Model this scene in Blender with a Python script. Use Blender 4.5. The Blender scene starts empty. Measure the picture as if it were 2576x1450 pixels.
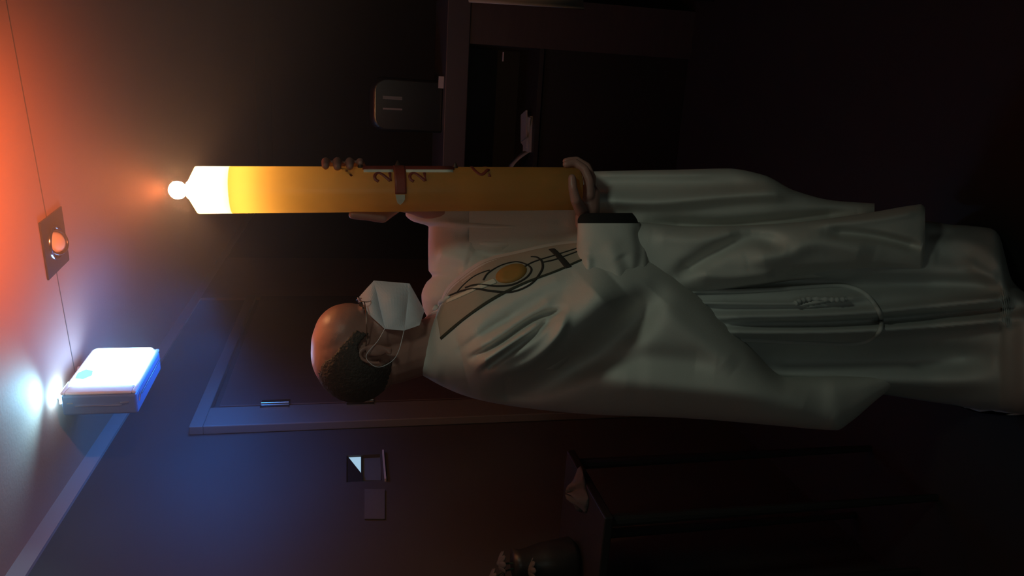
import bpy, bmesh, math, random
import numpy as np
from mathutils import Vector, Matrix, Quaternion
random.seed(7)
S = bpy.context.scene
PI = math.pi
# ---------------------------------------------------------------- camera
F = 1860.0                       # focal length in pixels of the 2576 px wide frame
TH = math.radians(12.4)          # the phone looks slightly down
CAMZ = 1.60
HCZ = 2.494
cd = bpy.data.cameras.new('camera')
cam = bpy.data.objects.new('camera', cd)
S.collection.objects.link(cam)
S.camera = cam
cd.sensor_fit = 'HORIZONTAL'; cd.sensor_width = 36.0; cd.lens = 36.0 * F / 2576.0
cd.clip_start = 0.05; cd.clip_end = 60
fw = Vector((0, math.cos(TH), -math.sin(TH)))
up = Vector((0, math.sin(TH), math.cos(TH)))
rt = Vector((1, 0, 0))
# phone turned on its side: picture right = down in the room, picture up = right in the room
M = Matrix((( -up[0], rt[0], -fw[0]), (-up[1], rt[1], -fw[1]), (-up[2], rt[2], -fw[2])))
cam.matrix_world = Matrix.Translation((0, 0, CAMZ)) @ M.to_4x4()
# ---------------------------------------------------------------- world: dark room with a little added haze
W = bpy.data.worlds.new('world'); S.world = W; W.use_nodes = True
nt = W.node_tree; nt.nodes.clear()
wo = nt.nodes.new('ShaderNodeOutputWorld'); bg = nt.nodes.new('ShaderNodeBackground')
bg.inputs[0].default_value = (0.5, 0.6, 0.65, 1); bg.inputs[1].default_value = 0.0
nt.links.new(bg.outputs[0], wo.inputs[0])
S.view_settings.view_transform = 'Standard'; S.view_settings.look = 'None'
S.view_settings.exposure = 0.0; S.view_settings.gamma = 1.0
S.view_settings.use_curve_mapping = False
S.cycles.volume_bounces = 0; S.cycles.max_bounces = 8
S.cycles.sample_clamp_indirect = 3.0
# light values and haze layers (from height, to height, density)
HAZE = (1.30, HCZ, .105)
FLAME_L = 850.0; FLAME_C = (1.0, 0.45, 0.19)
LAMP_L = 17.0;  LAMP_C = (0.24, 0.55, 1.0)

def area(name, loc, target, size, power, col):
    ld = bpy.data.lights.new(name, 'AREA'); ld.shape = 'DISK'; ld.size = size
    ld.energy = power; ld.color = col
    o = bpy.data.objects.new(name, ld); S.collection.objects.link(o)
    o.location = loc
    o.rotation_euler = (Vector(target) - Vector(loc)).to_track_quat('-Z', 'Y').to_euler()
    return o
# added spot with no fixture, fills the robe from high on the right
hl = bpy.data.lights.new('robe_fill', 'SPOT'); hl.energy = 8.6; hl.color = (0.84, 1.0, 0.78); hl.spot_size = math.radians(52); hl.spot_blend = .85; hl.shadow_soft_size = .12
hlo = bpy.data.objects.new('robe_fill', hl); S.collection.objects.link(hlo); hlo.location = (0.80, 0.50, 2.15)
hlo.rotation_euler = (Vector((0.02, 1.50, 1.10)) - Vector(hlo.location)).to_track_quat('-Z', 'Y').to_euler()

area('fill_glow', (-0.5, -1.6, 1.9), (0.0, 1.7, 0.9), 0.8, 1.9, (0.82, 1.0, 0.88))  # added weak fill from behind the camera

# ---------------------------------------------------------------- helpers
def P(x, y, Y):
    """point on the ray of photo pixel (x, y) at world distance Y"""
    X = 725.0 - y; a = 1288.0 - x
    yw = F * math.cos(TH) + a * math.sin(TH)
    z = a * math.cos(TH) - F * math.sin(TH)
    k = Y / yw
    return Vector((X * k, Y, CAMZ + z * k))
def PN(x, y, Y):
    X = 725.0 - y; a = 1288.0 - x
    yw = F * math.cos(TH) + a * math.sin(TH)
    z = a * math.cos(TH) - F * math.sin(TH)
    k = Y / yw
    return np.stack([X * k, Y + 0 * k, CAMZ + z * k], -1)
def PZ(x, y, Z):
    """same ray, at world height Z"""
    X = 725.0 - y; a = 1288.0 - x
    yw = F * math.cos(TH) + a * math.sin(TH)
    z = a * math.cos(TH) - F * math.sin(TH)
    k = (Z - CAMZ) / z
    return Vector((X * k, yw * k, Z))
def onplane(x, y, p0, n):
    d = P(x, y, 1.0) - Vector((0, 0, CAMZ)); o = Vector((0, 0, CAMZ))
    return o + d * ((Vector(p0) - o).dot(n) / d.dot(n))

_m = {}
def mat(name, col, rough=0.7, metal=0.0, noise=0.0, nscale=8.0, bump=0.0, bscale=60.0, stretch=None, emit=None, est=0.0, spec=0.5, sss=0.0):
    if name in _m: return _m[name]
    m = bpy.data.materials.new(name); m.use_nodes = True; _m[name] = m
    t = m.node_tree; b = t.nodes['Principled BSDF']
    b.inputs['Base Color'].default_value = (*col, 1); b.inputs['Roughness'].default_value = rough
    b.inputs['Metallic'].default_value = metal; b.inputs['Specular IOR Level'].default_value = spec
    tc = t.nodes.new('ShaderNodeTexCoord'); mp = t.nodes.new('ShaderNodeMapping')
    t.links.new(tc.outputs['Object'], mp.inputs[0])
    if stretch: mp.inputs['Scale'].default_value = stretch
    if noise:
        n = t.nodes.new('ShaderNodeTexNoise'); n.inputs['Scale'].default_value = nscale; n.inputs['Detail'].default_value = 5
        t.links.new(mp.outputs[0], n.inputs[0])
        r = t.nodes.new('ShaderNodeMapRange'); r.inputs[3].default_value = 1 - noise; r.inputs[4].default_value = 1 + noise
        t.links.new(n.outputs[0], r.inputs[0])
        mx = t.nodes.new('ShaderNodeMix'); mx.data_type = 'RGBA'; mx.blend_type = 'MULTIPLY'; mx.inputs[0].default_value = 1
        mx.inputs[6].default_value = (*col, 1); t.links.new(r.outputs[0], mx.inputs[7])
        t.links.new(mx.outputs[2], b.inputs['Base Color'])
    if bump:
        n = t.nodes.new('ShaderNodeTexNoise'); n.inputs['Scale'].default_value = bscale; n.inputs['Detail'].default_value = 3
        t.links.new(mp.outputs[0], n.inputs[0])
        bn = t.nodes.new('ShaderNodeBump'); bn.inputs['Strength'].default_value = bump; bn.inputs['Distance'].default_value = 0.004
        t.links.new(n.outputs[0], bn.inputs['Height']); t.links.new(bn.outputs[0], b.inputs['Normal'])
    if emit:
        b.inputs['Emission Color'].default_value = (*emit, 1); b.inputs['Emission Strength'].default_value = est
    if sss:
        b.inputs['Subsurface Weight'].default_value = sss; b.inputs['Subsurface Radius'].default_value = (0.01, 0.004, 0.002)
        b.inputs['Subsurface Scale'].default_value = 1.0
    return m

def link(name, verts, faces, m, parent=None, smooth=False):
    me = bpy.data.meshes.new(name)
    me.from_pydata([tuple(v) for v in verts], [], faces); me.update()
    if m: me.materials.append(m)
    o = bpy.data.objects.new(name, me); S.collection.objects.link(o)
    bm = bmesh.new(); bm.from_mesh(me); bmesh.ops.recalc_face_normals(bm, faces=bm.faces)
    for f in bm.faces: f.smooth = smooth
    bm.to_mesh(me); bm.free()
    if parent:
        o.parent = parent
        o.matrix_parent_inverse = parent.matrix_basis.inverted()
    return o
def empty(name, loc, label, cat, group=None):
    o = bpy.data.objects.new(name, None); S.collection.objects.link(o); o.location = loc
    o.empty_display_size = 0.05
    o['label'] = label; o['category'] = cat
    if group: o['group'] = group
    return o
def tag(o, label, cat, group=None):
    o['label'] = label; o['category'] = cat
    if group: o['group'] = group
    return o
def struct(o): o['kind'] = 'structure'; return o

class MB:
    def __init__(s): s.v = []; s.f = []
    def add(s, v, f):
        n = len(s.v); s.v += [Vector(p) for p in v]; s.f += [tuple(i + n for i in q) for q in f]
    def box(s, o, ex, ey, ez):
        """box from corner o with three edge vectors"""
        o = Vector(o); ex = Vector(ex); ey = Vector(ey); ez = Vector(ez)
        v = [o, o + ex, o + ex + ey, o + ey]; v += [p + ez for p in v]
        s.add(v, [(0, 1, 2, 3), (4, 5, 6, 7), (0, 1, 5, 4), (1, 2, 6, 5), (2, 3, 7, 6), (3, 0, 4, 7)])
    def cbox(s, c, ux, uy, uz, sx, sy, sz):
        c = Vector(c); s.box(c - ux * sx / 2 - uy * sy / 2 - uz * sz / 2, ux * sx, uy * sy, uz * sz)
    def tube(s, pts, r, n=10, caps=True, flat=None, nrm=None):
        """swept tube, r number or list; flat=(w,h) gives an elliptic ribbon lying against nrm"""
        pts = [Vector(p) for p in pts]; N = len(pts)
        rr = r if isinstance(r, (list, tuple)) else [r] * N
        vs = []; prev = None
        for i, p in enumerate(pts):
            t = (pts[min(i + 1, N - 1)] - pts[max(i - 1, 0)])
            if t.length < 1e-9: t = Vector((0, 0, 1))
            t.normalize()
            if nrm is not None:
                nn = Vector(nrm[i] if isinstance(nrm, list) else nrm); a = t.cross(nn).normalized(); b = a.cross(t)
            else:
                if prev is None:
                    prev = Vector((0, 0, 1)) if abs(t.z) < .9 else Vector((1, 0, 0))
                a = (prev - t * prev.dot(t)).normalized(); prev = a; b = t.cross(a)
            w, h = flat if flat else (rr[i], rr[i])
            for k in range(n):
                an = 2 * PI * k / n
                vs.append(p + a * math.cos(an) * w + b * math.sin(an) * h)
        fs = [(i * n + k, i * n + (k + 1) % n, (i + 1) * n + (k + 1) % n, (i + 1) * n + k) for i in range(N - 1) for k in range(n)]
        if caps: fs += [tuple(range(n)), tuple(range((N - 1) * n, N * n))]
        s.add(vs, fs)
    def ell(s, c, r, R=None, nu=24, nv=14):
        c = Vector(c); vs = []; fs = []
        for j in range(nv + 1):
            ph = PI * j / nv
            for i in range(nu):
                a = 2 * PI * i / nu
                p = Vector((r[0] * math.sin(ph) * math.cos(a), r[1] * math.sin(ph) * math.sin(a), r[2] * math.cos(ph)))
                if R is not None: p = R @ p
                vs.append(c + p)
        for j in range(nv):
            for i in range(nu):
                fs.append((j * nu + i, j * nu + (i + 1) % nu, (j + 1) * nu + (i + 1) % nu, (j + 1) * nu + i))
        s.add(vs, fs)
    def cap(s, a, b, ra, rb, n=16, m=5):
        """round-ended tapered limb"""
        a = Vector(a); b = Vector(b); t = (b - a).normalized()
        pts = []; rr = []
        for i in range(m, 0, -1):
            q = i / m * PI / 2; pts.append(a - t * ra * math.sin(q) * .999); rr.append(max(ra * math.cos(q), ra * .03))
        pts += [a, (a + b) / 2, b]; rr += [ra, (ra + rb) / 2, rb]
        for i in range(1, m + 1):
            q = i / m * PI / 2; pts.append(b + t * rb * math.sin(q) * .999); rr.append(max(rb * math.cos(q), rb * .03))
        s.tube(pts, rr, n)
    def chain(s, pts, rad):
        for i in range(len(pts) - 1): s.cap(pts[i], pts[i + 1], rad[i], rad[i + 1])
    def lathe(s, c, prof, ax=Vector((0, 0, 1)), n=32, caps=True):
        """prof = [(r, h)] round axis ax at c"""
        c = Vector(c); ax = Vector(ax).normalized()
        a = ax.cross(Vector((0, 1, 0)))
        if a.length < .1: a = ax.cross(Vector((1, 0, 0)))
        a.normalize(); b = ax.cross(a); vs = []
        for r, h in prof:
            for k in range(n):
                t = 2 * PI * k / n; vs.append(c + ax * h + (a * math.cos(t) + b * math.sin(t)) * max(r, 1e-5))
        fs = [(i * n + k, i * n + (k + 1) % n, (i + 1) * n + (k + 1) % n, (i + 1) * n + k) for i in range(len(prof) - 1) for k in range(n)]
        if caps: fs += [tuple(range(n)), tuple(range((len(prof) - 1) * n, len(prof) * n))]
        s.add(vs, fs)
    def build(s, name, m, parent=None, smooth=False): return link(name, s.v, s.f, m, parent, smooth)
def bevel(o, w, seg=2):
    b = o.modifiers.new('bevel', 'BEVEL'); b.width = w; b.segments = seg; b.limit_method = 'ANGLE'
    return o
def smooth_poly(pts, n=8):
    """Catmull-Rom through points (any dimension)"""
    p = np.array(pts, float); out = []
    for i in range(len(p) - 1):
        p0 = p[max(i - 1, 0)]; p1 = p[i]; p2 = p[i + 1]; p3 = p[min(i + 2, len(p) - 1)]
        for k in range(n):
            t = k / n
            out.append(.5 * ((2 * p1) + (-p0 + p2) * t + (2 * p0 - 5 * p1 + 4 * p2 - p3) * t * t + (-p0 + 3 * p1 - 3 * p2 + p3) * t ** 3))
    out.append(p[-1]); return np.array(out)
def pchip(x, y, q):
    x = np.array(x, float); y = np.array(y, float); h = np.diff(x); d = np.diff(y) / h
    m = np.zeros_like(x); m[0] = d[0]; m[-1] = d[-1]
    for i in range(1, len(x) - 1):
        if d[i - 1] * d[i] > 0:
            w1 = 2 * h[i] + h[i - 1]; w2 = h[i] + 2 * h[i - 1]; m[i] = (w1 + w2) / (w1 / d[i - 1] + w2 / d[i])
    q = np.clip(q, x[0], x[-1]); i = np.clip(np.searchsorted(x, q) - 1, 0, len(x) - 2)
    t = (q - x[i]) / h[i]
    return (2 * t ** 3 - 3 * t ** 2 + 1) * y[i] + (t ** 3 - 2 * t ** 2 + t) * h[i] * m[i] + (-2 * t ** 3 + 3 * t ** 2) * y[i + 1] + (t ** 3 - t ** 2) * h[i] * m[i + 1]

# ---------------------------------------------------------------- materials
M_ceil = mat('glow_tinted_ceiling', (0.42, 0.21, 0.15), .75, noise=.06, nscale=3, bump=.15, bscale=90)  # warm candle glow put partly into the ceiling colour
M_wall = mat('dark_wall', (0.044, 0.042, 0.044), .7, noise=.12, nscale=4, bump=.1)
M_back = mat('back_wall', (0.10, 0.08, 0.075), .8, noise=.1, nscale=3)
M_trim = mat('pale_cornice', (0.36, 0.30, 0.29), .6, noise=.05)
M_wood = mat('brown_wood', (0.17, 0.10, 0.075), .45, noise=.25, nscale=5, stretch=(14, 14, 1))
M_door = mat('dark_door', (0.070, 0.050, 0.052), .5, noise=.2, nscale=6, stretch=(10, 10, 1))
M_jamb = mat('grey_jamb', (0.13, 0.13, 0.13), .5)
M_floor = mat('dark_floor', (0.020, 0.021, 0.020), .6, noise=.2, nscale=6)
M_black = mat('black_gap', (0.01, 0.01, 0.01), .6)
M_cloth = mat('white_cloth', (0.74, 0.73, 0.69), .95, noise=.03, nscale=30, bump=.25, bscale=900, spec=.1)
M_alb = mat('alb_linen', (0.60, 0.62, 0.61), .95, noise=.03, nscale=30, bump=.2, bscale=900, spec=.1)
M_skin = mat('skin', (0.44, 0.235, 0.20), .40, noise=.08, nscale=25, bump=.1, bscale=400, sss=.12)
M_hair = mat('grey_hair', (0.055, 0.05, 0.048), .7, noise=.4, nscale=60, bump=.8, bscale=220)
M_mask = mat('mask_paper', (0.84, 0.83, 0.92), .8, bump=.1, bscale=500)
M_steel = mat('steel', (0.6, 0.6, 0.6), .25, 1.0)
M_plas = mat('white_plastic', (0.72, 0.68, 0.68), .45)

# ================================================================ ROOM
HC = 2.50
wd = Vector((math.sin(math.radians(16.6)), math.cos(math.radians(16.6)), 0))   # along the left wall, away
wn = Vector((wd.y, -wd.x, 0))                                                   # into the room
A0 = PZ(20, 1450, HC)                                                           # point of the ceiling / left wall corner
UP = Vector((0, 0, 1))
def wpt(s, z, off=0.0): return Vector((A0.x, A0.y, 0)) + wd * s + UP * z + wn * off
def ws(x, y):
    p = onplane(x, y, A0, wn); return (p - Vector((A0.x, A0.y, 0))).dot(wd), p.z
S_FAR = 6.0; S_NEAR = -4.2; RW = 6.2
# floor and ceiling
def slab(name, m, z0, z1, s0=S_NEAR - 2.5, s1=S_FAR + .2, a=-4.2, b=RW):
    mb = MB(); mb.box(wpt(s0, z0, a), wd * (s1 - s0), wn * (b - a), UP * (z1 - z0)); return struct(mb.build(name, m))
slab('floor', M_floor, -.12, 0)
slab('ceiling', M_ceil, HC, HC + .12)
# seam of the ceiling boards
mb = MB()
pa = PZ(70, 300, HC); pb = PZ(185, 920, HC); dr = (pb - pa).normalized(); sd = dr.cross(UP)
mb.box(pa - dr * 2.2 - sd * .002 - UP * .0015, dr * 3.05, sd * .004, UP * .004)
struct(mb.build('trim_1', mat('ceiling_joint', (0.12, 0.08, 0.07), .9)))
# left wall with a small window
T = .10
(wa, z1), (wb, z0) = ws(872, 1214), ws(956, 1143)
z1 = max(z1, ws(872, 1143)[1])
mb = MB()
mb.box(wpt(wb, 0, -T), wd * (S_FAR - wb), wn * T, UP * HC)
mb.box(wpt(S_NEAR, 0, -T), wd * (wa - S_NEAR), wn * T, UP * HC)
mb.box(wpt(wa, z1, -T), wd * (wb - wa), wn * T, UP * (HC - z1))
mb.box(wpt(wa, 0, -T), wd * (wb - wa), wn * T, UP * z0)
struct(mb.build('wall_left', M_wall))
# cornice band
s_a, zc = ws(70, 1450)
mb = MB(); mb.box(wpt(S_NEAR, zc, 0), wd * (S_FAR - S_NEAR), wn * .012, UP * (HC - zc)); struct(mb.build('trim_2', M_trim))
# back wall
mb = MB(); mb.box(wpt(S_FAR, 0, -.2), wn * (RW + .2), wd * .12, UP * HC); struct(mb.build('wall_back', M_back))
mb = MB(); mb.box(wpt(S_FAR - .03, HC - .14, 0), wn * RW, wd * .028, UP * .14); struct(mb.build('trim_3', M_wall))
mb = MB(); mb.box(wpt(S_NEAR - 2.4, 0, RW - .12), wd * (S_FAR - S_NEAR + 2.4), wn * .12, UP * HC); struct(mb.build('wall_right', M_back))
mb = MB(); mb.box(wpt(S_NEAR - 2.4, 0, -4.1), wn * (RW + 4.1), wd * -.1, UP * HC); struct(mb.build('wall_front', M_back))
# pilaster and doors on the left wall
sp0, _ = ws(800, 755); sp1, _ = ws(800, 655); sp2, _ = ws(800, 560)
mb = MB(); mb.box(wpt(sp0, 0, 0), wd * (sp1 - sp0), wn * .015, UP * (zc - .002)); struct(mb.build('trim_4', M_wood))
mb = MB(); mb.box(wpt(sp1, 0, 0), wd * (S_FAR - .05 - sp1), wn * .004, UP * (zc - .002)); struct(mb.build('trim_5', M_door))
sj0, _ = ws(900, 1080); sj1, _ = ws(900, 1034); sl, _ = ws(900, 1028); sl2, _ = ws(900, 756)
# door leaf between jamb and pilaster
d1 = bpy.data.objects.new('door_1', None); S.collection.objects.link(d1); d1.location = wpt(sl, 0, .02); struct(d1)
mb = MB(); mb.box(wpt(sl, .01, .002), wd * (sl2 - sl - .01), wn * .03, UP * 2.10)
bevel(mb.build('door_leaf', M_door, d1), .003)
mb = MB(); mb.box(wpt(sj0, .0, .002), wd * (sj1 - sj0), wn * .035, UP * 2.14)
mb.box(wpt(sj0, 2.14, .002), wd * (sl2 - sj0), wn * .035, UP * .05)
bevel(mb.build('door_frame', M_jamb, d1), .004)
for xa, xb in ((660, 730), (872, 940), (2150, 2250)):
    _, za = ws(xa, 1028); _, zb = ws(xb, 1028)
    zb = max(zb, .25); za = max(za, zb + .1)
    h = MB(); h.cbox(wpt(sj1 - .012, (za + zb) / 2, .040), wd, wn, UP, .030, .003, za - zb)
    h.cbox(wpt(sl + .018, (za + zb) / 2, .035), wd, wn, UP, .030, .003, za - zb)
    h.lathe(wpt((sj1 + sl) / 2, zb, .043), [(.0045, 0), (.0055, .002), (.0055, za - zb - .002), (.0045, za - zb)], n=14)
    h.build('hinge', M_steel, d1)
SR = 0
win = bpy.data.objects.new('window_1', None); S.collection.objects.link(win); win.location = wpt((wa + wb) / 2, z0, SR); struct(win)
fr = .004
mb = MB()
mb.box(wpt(wa, z0, SR - .07), wd * fr, wn * .04, UP * (z1 - z0)); mb.box(wpt(wb - fr, z0, SR - .07), wd * fr, wn * .04, UP * (z1 - z0))
mb.box(wpt(wa + fr, z0, SR - .07), wd * (wb - wa - 2 * fr), wn * .04, UP * fr); mb.box(wpt(wa + fr, z1 - fr, SR - .07), wd * (wb - wa - 2 * fr), wn * .04, UP * fr)
mb.build('window_frame', M_black, win)
mb = MB(); mb.box(wpt(wa - .01, z0 - .014, SR), wd * (wb - wa + .02), wn * .012, UP * .006); mb.build('window_sill', mat('sill', (.4, .4, .42), .5), win)
# upper pane lit by the evening sky; a dark curtain is drawn slantwise over the upper pane, the lower pane is dim
def wslab(pts, off, th, name, m, parent):
    vv = [onplane(x, y, wpt(0, 0, off), wn) for x, y in pts]; k = len(vv); mb = MB()
    mb.add(vv + [p - wn * th for p in vv], [tuple(range(k)), tuple(range(k, 2 * k))] + [(i, (i + 1) % k, k + (i + 1) % k, k + i) for i in range(k)])
    return mb.build(name, m, parent)
wslab([(873, 1141), (873, 1214), (909, 1214), (909, 1141)], -.008, .004, 'lit_pane', mat('lit_pane', (0, 0, 0), 1, emit=(.42, .66, .86), est=.85), win)
wslab([(868, 1140), (872, 1145), (905.5, 1187), (912, 1196), (912, 1220), (860, 1220)], -.004, .006, 'window_curtain', M_black, win)
wslab([(910.5, 1139), (910.5, 1209), (958, 1209), (958, 1139)], -.014, .006, 'lower_pane', mat('lower_pane', (.09, .11, .12), .6), win)
wslab([(908, 1143), (908, 1212), (911, 1212), (911, 1143)], -.006, .006, 'window_bar', M_black, win)
# grey notice on the side room wall
a_, b_, c_, d_ = [onplane(x, y, wpt(0, 0, SR + .002), wn) for x, y in ((917, 1233), (917, 1308), (968, 1308), (968, 1233))]
mb = MB(); vv = [a_, b_, c_, d_]; mb.add(vv + [p + wn * .003 for p in vv], [(3, 2, 1, 0), (4, 5, 6, 7), (0, 1, 5, 4), (1, 2, 6, 5), (2, 3, 7, 6), (3, 0, 4, 7)])
tag(mb.build('wall_notice', mat('notice_paper', (.075, .08, .09), .8)), 'dim grey rectangular sheet fixed to the dark wall beside the small bright window', 'notice')

# haze added to make the glare round flame and lamp, denser the higher
def haze(z0, z1, d):
    m = bpy.data.materials.new('haze'); m.use_nodes = True; t = m.node_tree; t.nodes.clear()
    o = t.nodes.new('ShaderNodeOutputMaterial'); v = t.nodes.new('ShaderNodeVolumeScatter'); v.inputs['Color'].default_value = (1, 1, 1, 1)
    g = t.nodes.new('ShaderNodeNewGeometry'); sx = t.nodes.new('ShaderNodeSeparateXYZ'); mr = t.nodes.new('ShaderNodeMapRange')
    t.links.new(g.outputs['Position'], sx.inputs[0]); t.links.new(sx.outputs['Z'], mr.inputs[0])
    mr.inputs[1].default_value = z0; mr.inputs[2].default_value = 2.35; mr.inputs[3].default_value = 0; mr.inputs[4].default_value = 1
    pw = t.nodes.new('ShaderNodeMath'); pw.operation = 'POWER'; pw.inputs[1].default_value = 1.6; t.links.new(mr.outputs[0], pw.inputs[0])
    ml = t.nodes.new('ShaderNodeMath'); ml.operation = 'MULTIPLY'; ml.inputs[1].default_value = d; t.links.new(pw.outputs[0], ml.inputs[0]); t.links.new(ml.outputs[0], v.inputs['Density'])
    t.links.new(v.outputs[0], o.inputs['Volume'])
    mb = MB(); mb.box(wpt(-3.6, z0, .03), wd * (S_FAR - .1 + 3.6), wn * (RW - .25), UP * (z1 - z0))
    h_ = mb.build('haze', m); h_['kind'] = 'stuff'; return h_
tag(haze(*HAZE), 'thin haze added under the ceiling to make the glare round the flame and the lamp', 'haze')
# ================================================================ CEILING SPOT
cs = (PZ(89, 563, HC) + PZ(150, 525, HC) + PZ(175, 652, HC) + PZ(118, 700, HC)) / 4
sa = math.radians(-22)
ex = Vector((math.cos(sa), math.sin(sa), 0)); ey = Vector((-math.sin(sa), math.cos(sa), 0))
sp = empty('recessed_spotlight', (cs.x, cs.y, HC), 'unlit black square spotlight set into the ceiling above the candle', 'ceiling light')
M_fix = mat('black_fixture', (0.035, 0.032, 0.034), .35)
h = .0905; mb = MB(); n = 40; zf = HC - .006
vo = []; vi = []
for k in range(n):
    t = 2 * PI * k / n; c, s_ = math.cos(t), math.sin(t); m_ = 1 / max(abs(c), abs(s_))
    vo.append(cs + ex * c * m_ * h + ey * s_ * m_ * h); vi.append(cs + ex * c * .055 + ey * s_ * .055)
V = []
for z in (HC - .001, zf):
    V += [Vector((p.x, p.y, z)) for p in vo]; V += [Vector((p.x, p.y, z)) for p in vi]
Fc = []
for k in range(n):
    j = (k + 1) % n
    Fc += [(k, j, n + j, n + k), (2 * n + k, 2 * n + j, 3 * n + j, 3 * n + k), (k, j, 2 * n + j, 2 * n + k), (n + k, n + j, 3 * n + j, 3 * n + k)]
link('face_plate', V, Fc, M_fix, sp)
def tilt(c, a, b): return c
mb = MB(); mb.lathe((cs.x, cs.y, HC - .010), [(.055, .009), (.055, 0), (.050, -.003), (.046, 0), (.044, .008)], n=40, caps=False)
mb.build('outer_ring', mat('dark_chrome', (.35, .34, .36), .18, 1.0), sp, True)
ax = Vector((.12, -.45, -1)).normalized()
mb = MB(); mb.lathe(Vector((cs.x, cs.y, HC - .004)), [(.040, -.004), (.042, .010), (.038, .016), (.034, .012), (.030, -.002), (.0, -.003)], ax=ax, n=40, caps=False)
mb.build('gimbal_ring', mat('gimbal', (.10, .09, .10), .22, .6), sp, True)
mb = MB(); mb.lathe(Vector((cs.x, cs.y, HC - .004)), [(.0315, .004), (.030, .012), (.022, .016), (.010, .018), (0, .018)], ax=ax, n=32, caps=False)
mb.build('bulb', mat('frosted_bulb', (.75, .62, .5), .25), sp, True)

# ================================================================ EMERGENCY LAMP
LT = HC - .030
p1 = P(143, 995, 2.58); 
c_nt = PZ(150, 994, LT); c_ft = PZ(232, 884, LT)                 # near and far top corners of the bright face
ld = (c_ft - c_nt); LL = ld.length; ld.normalize()
ln = Vector((ld.y, -ld.x, 0))                                    # face normal, into the room
LB = onplane(334, 1003, c_nt, ln).z                              # bottom of the face
LH = LT - LB
lamp = empty('emergency_lamp', (c_nt + c_ft) / 2 - UP * LH, 'brightly lit white emergency light box hanging under the ceiling', 'lamp')
D = .075
def lp(u, v, w): return c_nt + ld * u * LL - UP * v * LH + ln * w
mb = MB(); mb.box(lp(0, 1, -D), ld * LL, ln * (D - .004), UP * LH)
bevel(mb.build('housing', mat('lamp_housing', (.10, .20, .40), .35), lamp), .008, 3)  # blue light on the housing put into its colour
# front frame
mb = MB(); 
mb.box(lp(0, 1, -.004), ld * LL, ln * .010, UP * LH * .06); mb.box(lp(0, .06, -.004), ld * LL, ln * .010, UP * LH * .06)
mb.box(lp(0, .94, -.004), ld * LL * .15, ln * .010, UP * LH * .88); mb.box(lp(.965, .94, -.004), ld * LL * .035, ln * .010, UP * LH * .88)
bevel(mb.build('front_frame', M_plas, lamp), .004, 2)
mb = MB()
def rrect(u0, u1, v0, v1, r, n=6):
    out = []
    for (cu, cv, a0) in ((u1, v1, 0), (u0, v1, 90), (u0, v0, 180), (u1, v0, 270)):
        su = -1 if cu == u1 else 1; sv = -1 if cv == v1 else 1
        for k in range(n + 1):
            a = math.radians(a0 + 90 * k / n)
            out.append((cu + su * r / LL + math.cos(a) * r / LL, cv + sv * r / LH + math.sin(a) * r / LH))
    return out
rr = rrect(.15, .975, .05, .95, .02)
lo = [lp(u, v, -.002) for u, v in rr]; hi = [lp(u, v, .016) for u, v in rrect(.16, .965, .06, .94, .018)]; k = len(lo)
mb.add(lo + hi, [tuple(range(k)), tuple(range(k, 2 * k))] + [(i, (i + 1) % k, k + (i + 1) % k, k + i) for i in range(k)])
mb.build('diffuser', mat('lit_diffuser', (.8, .8, .8), .5, emit=LAMP_C, est=LAMP_L), lamp)
mb = MB(); mb.box(lp(.93, .90, .0065), ld * LL * .03, ln * .003, UP * LH * .02); mb.build('indicator', M_black, lamp)
# green pictogram patch: the running-man sign's only mark that is still readable is a pale cyan patch
mb = MB()
pts = [(.24, .10), (.36, .08), (.44, .16), (.40, .27), (.30, .30), (.22, .22)]
k = len(pts); mb.add([lp(u, v, .0162) for u, v in pts] + [lp(u, v, .0175) for u, v in pts], [tuple(range(k)), tuple(range(k, 2 * k))] + [(i, (i + 1) % k, k + (i + 1) % k, k + i) for i in range(k)])
mb.build('sign_mark', mat('lit_mark', (.3, .8, .8), .5, emit=(.35, 1.0, .95), est=.85), lamp)
# bright clips on the near side, rail below
mb = MB()
e0 = lp(0, 0, 0); sdv = -ld
def side(v0, v1, w, t=.004):
    mb.box(c_nt - ld * .0035 - UP * LH * v1 + ln * (w - t / 2), ld * .0045, ln * t, UP * LH * (v1 - v0))
side(.08, .16, -.030); side(.18, .80, -.040, .003); side(.78, .90, -.031, .006)
mb.build('latch', mat('bright_clip', (.85, .9, .95), .15, 1.0), lamp)
mb = MB(); mb.tube([lp(.04, 1, -.035) - UP * .004, lp(.08, 1, -.022) - UP * .004, lp(.16, 1, -.018) - UP * .004], .002, 8)
mb.tube([lp(.14, 1, -.026) - UP * .004, lp(.95, 1, -.026) - UP * .004], .002, 8)
mb.build('edge_rail', mat('pink_metal', (.9, .75, .75), .2, 1.0), lamp)
for u in (.2, .8):
    mb = MB(); mb.lathe(lp(u, 0, -D / 2), [(.01, -.002), (.01, .0295)], n=12); mb.build('ceiling_mount', M_plas, lamp)
mb = MB(); mb.box(lp(.01, 0, -D * .45) + UP * .001, ld * LL * .28, ln * D * .42, UP * .004)  # added unseen emitter that brightens the ceiling round the lamp
mb.build('added_uplight', mat('uplight_emit', (.8, .8, .8), .5, emit=(.30, .72, 1.0), est=62.0), lamp)
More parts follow.
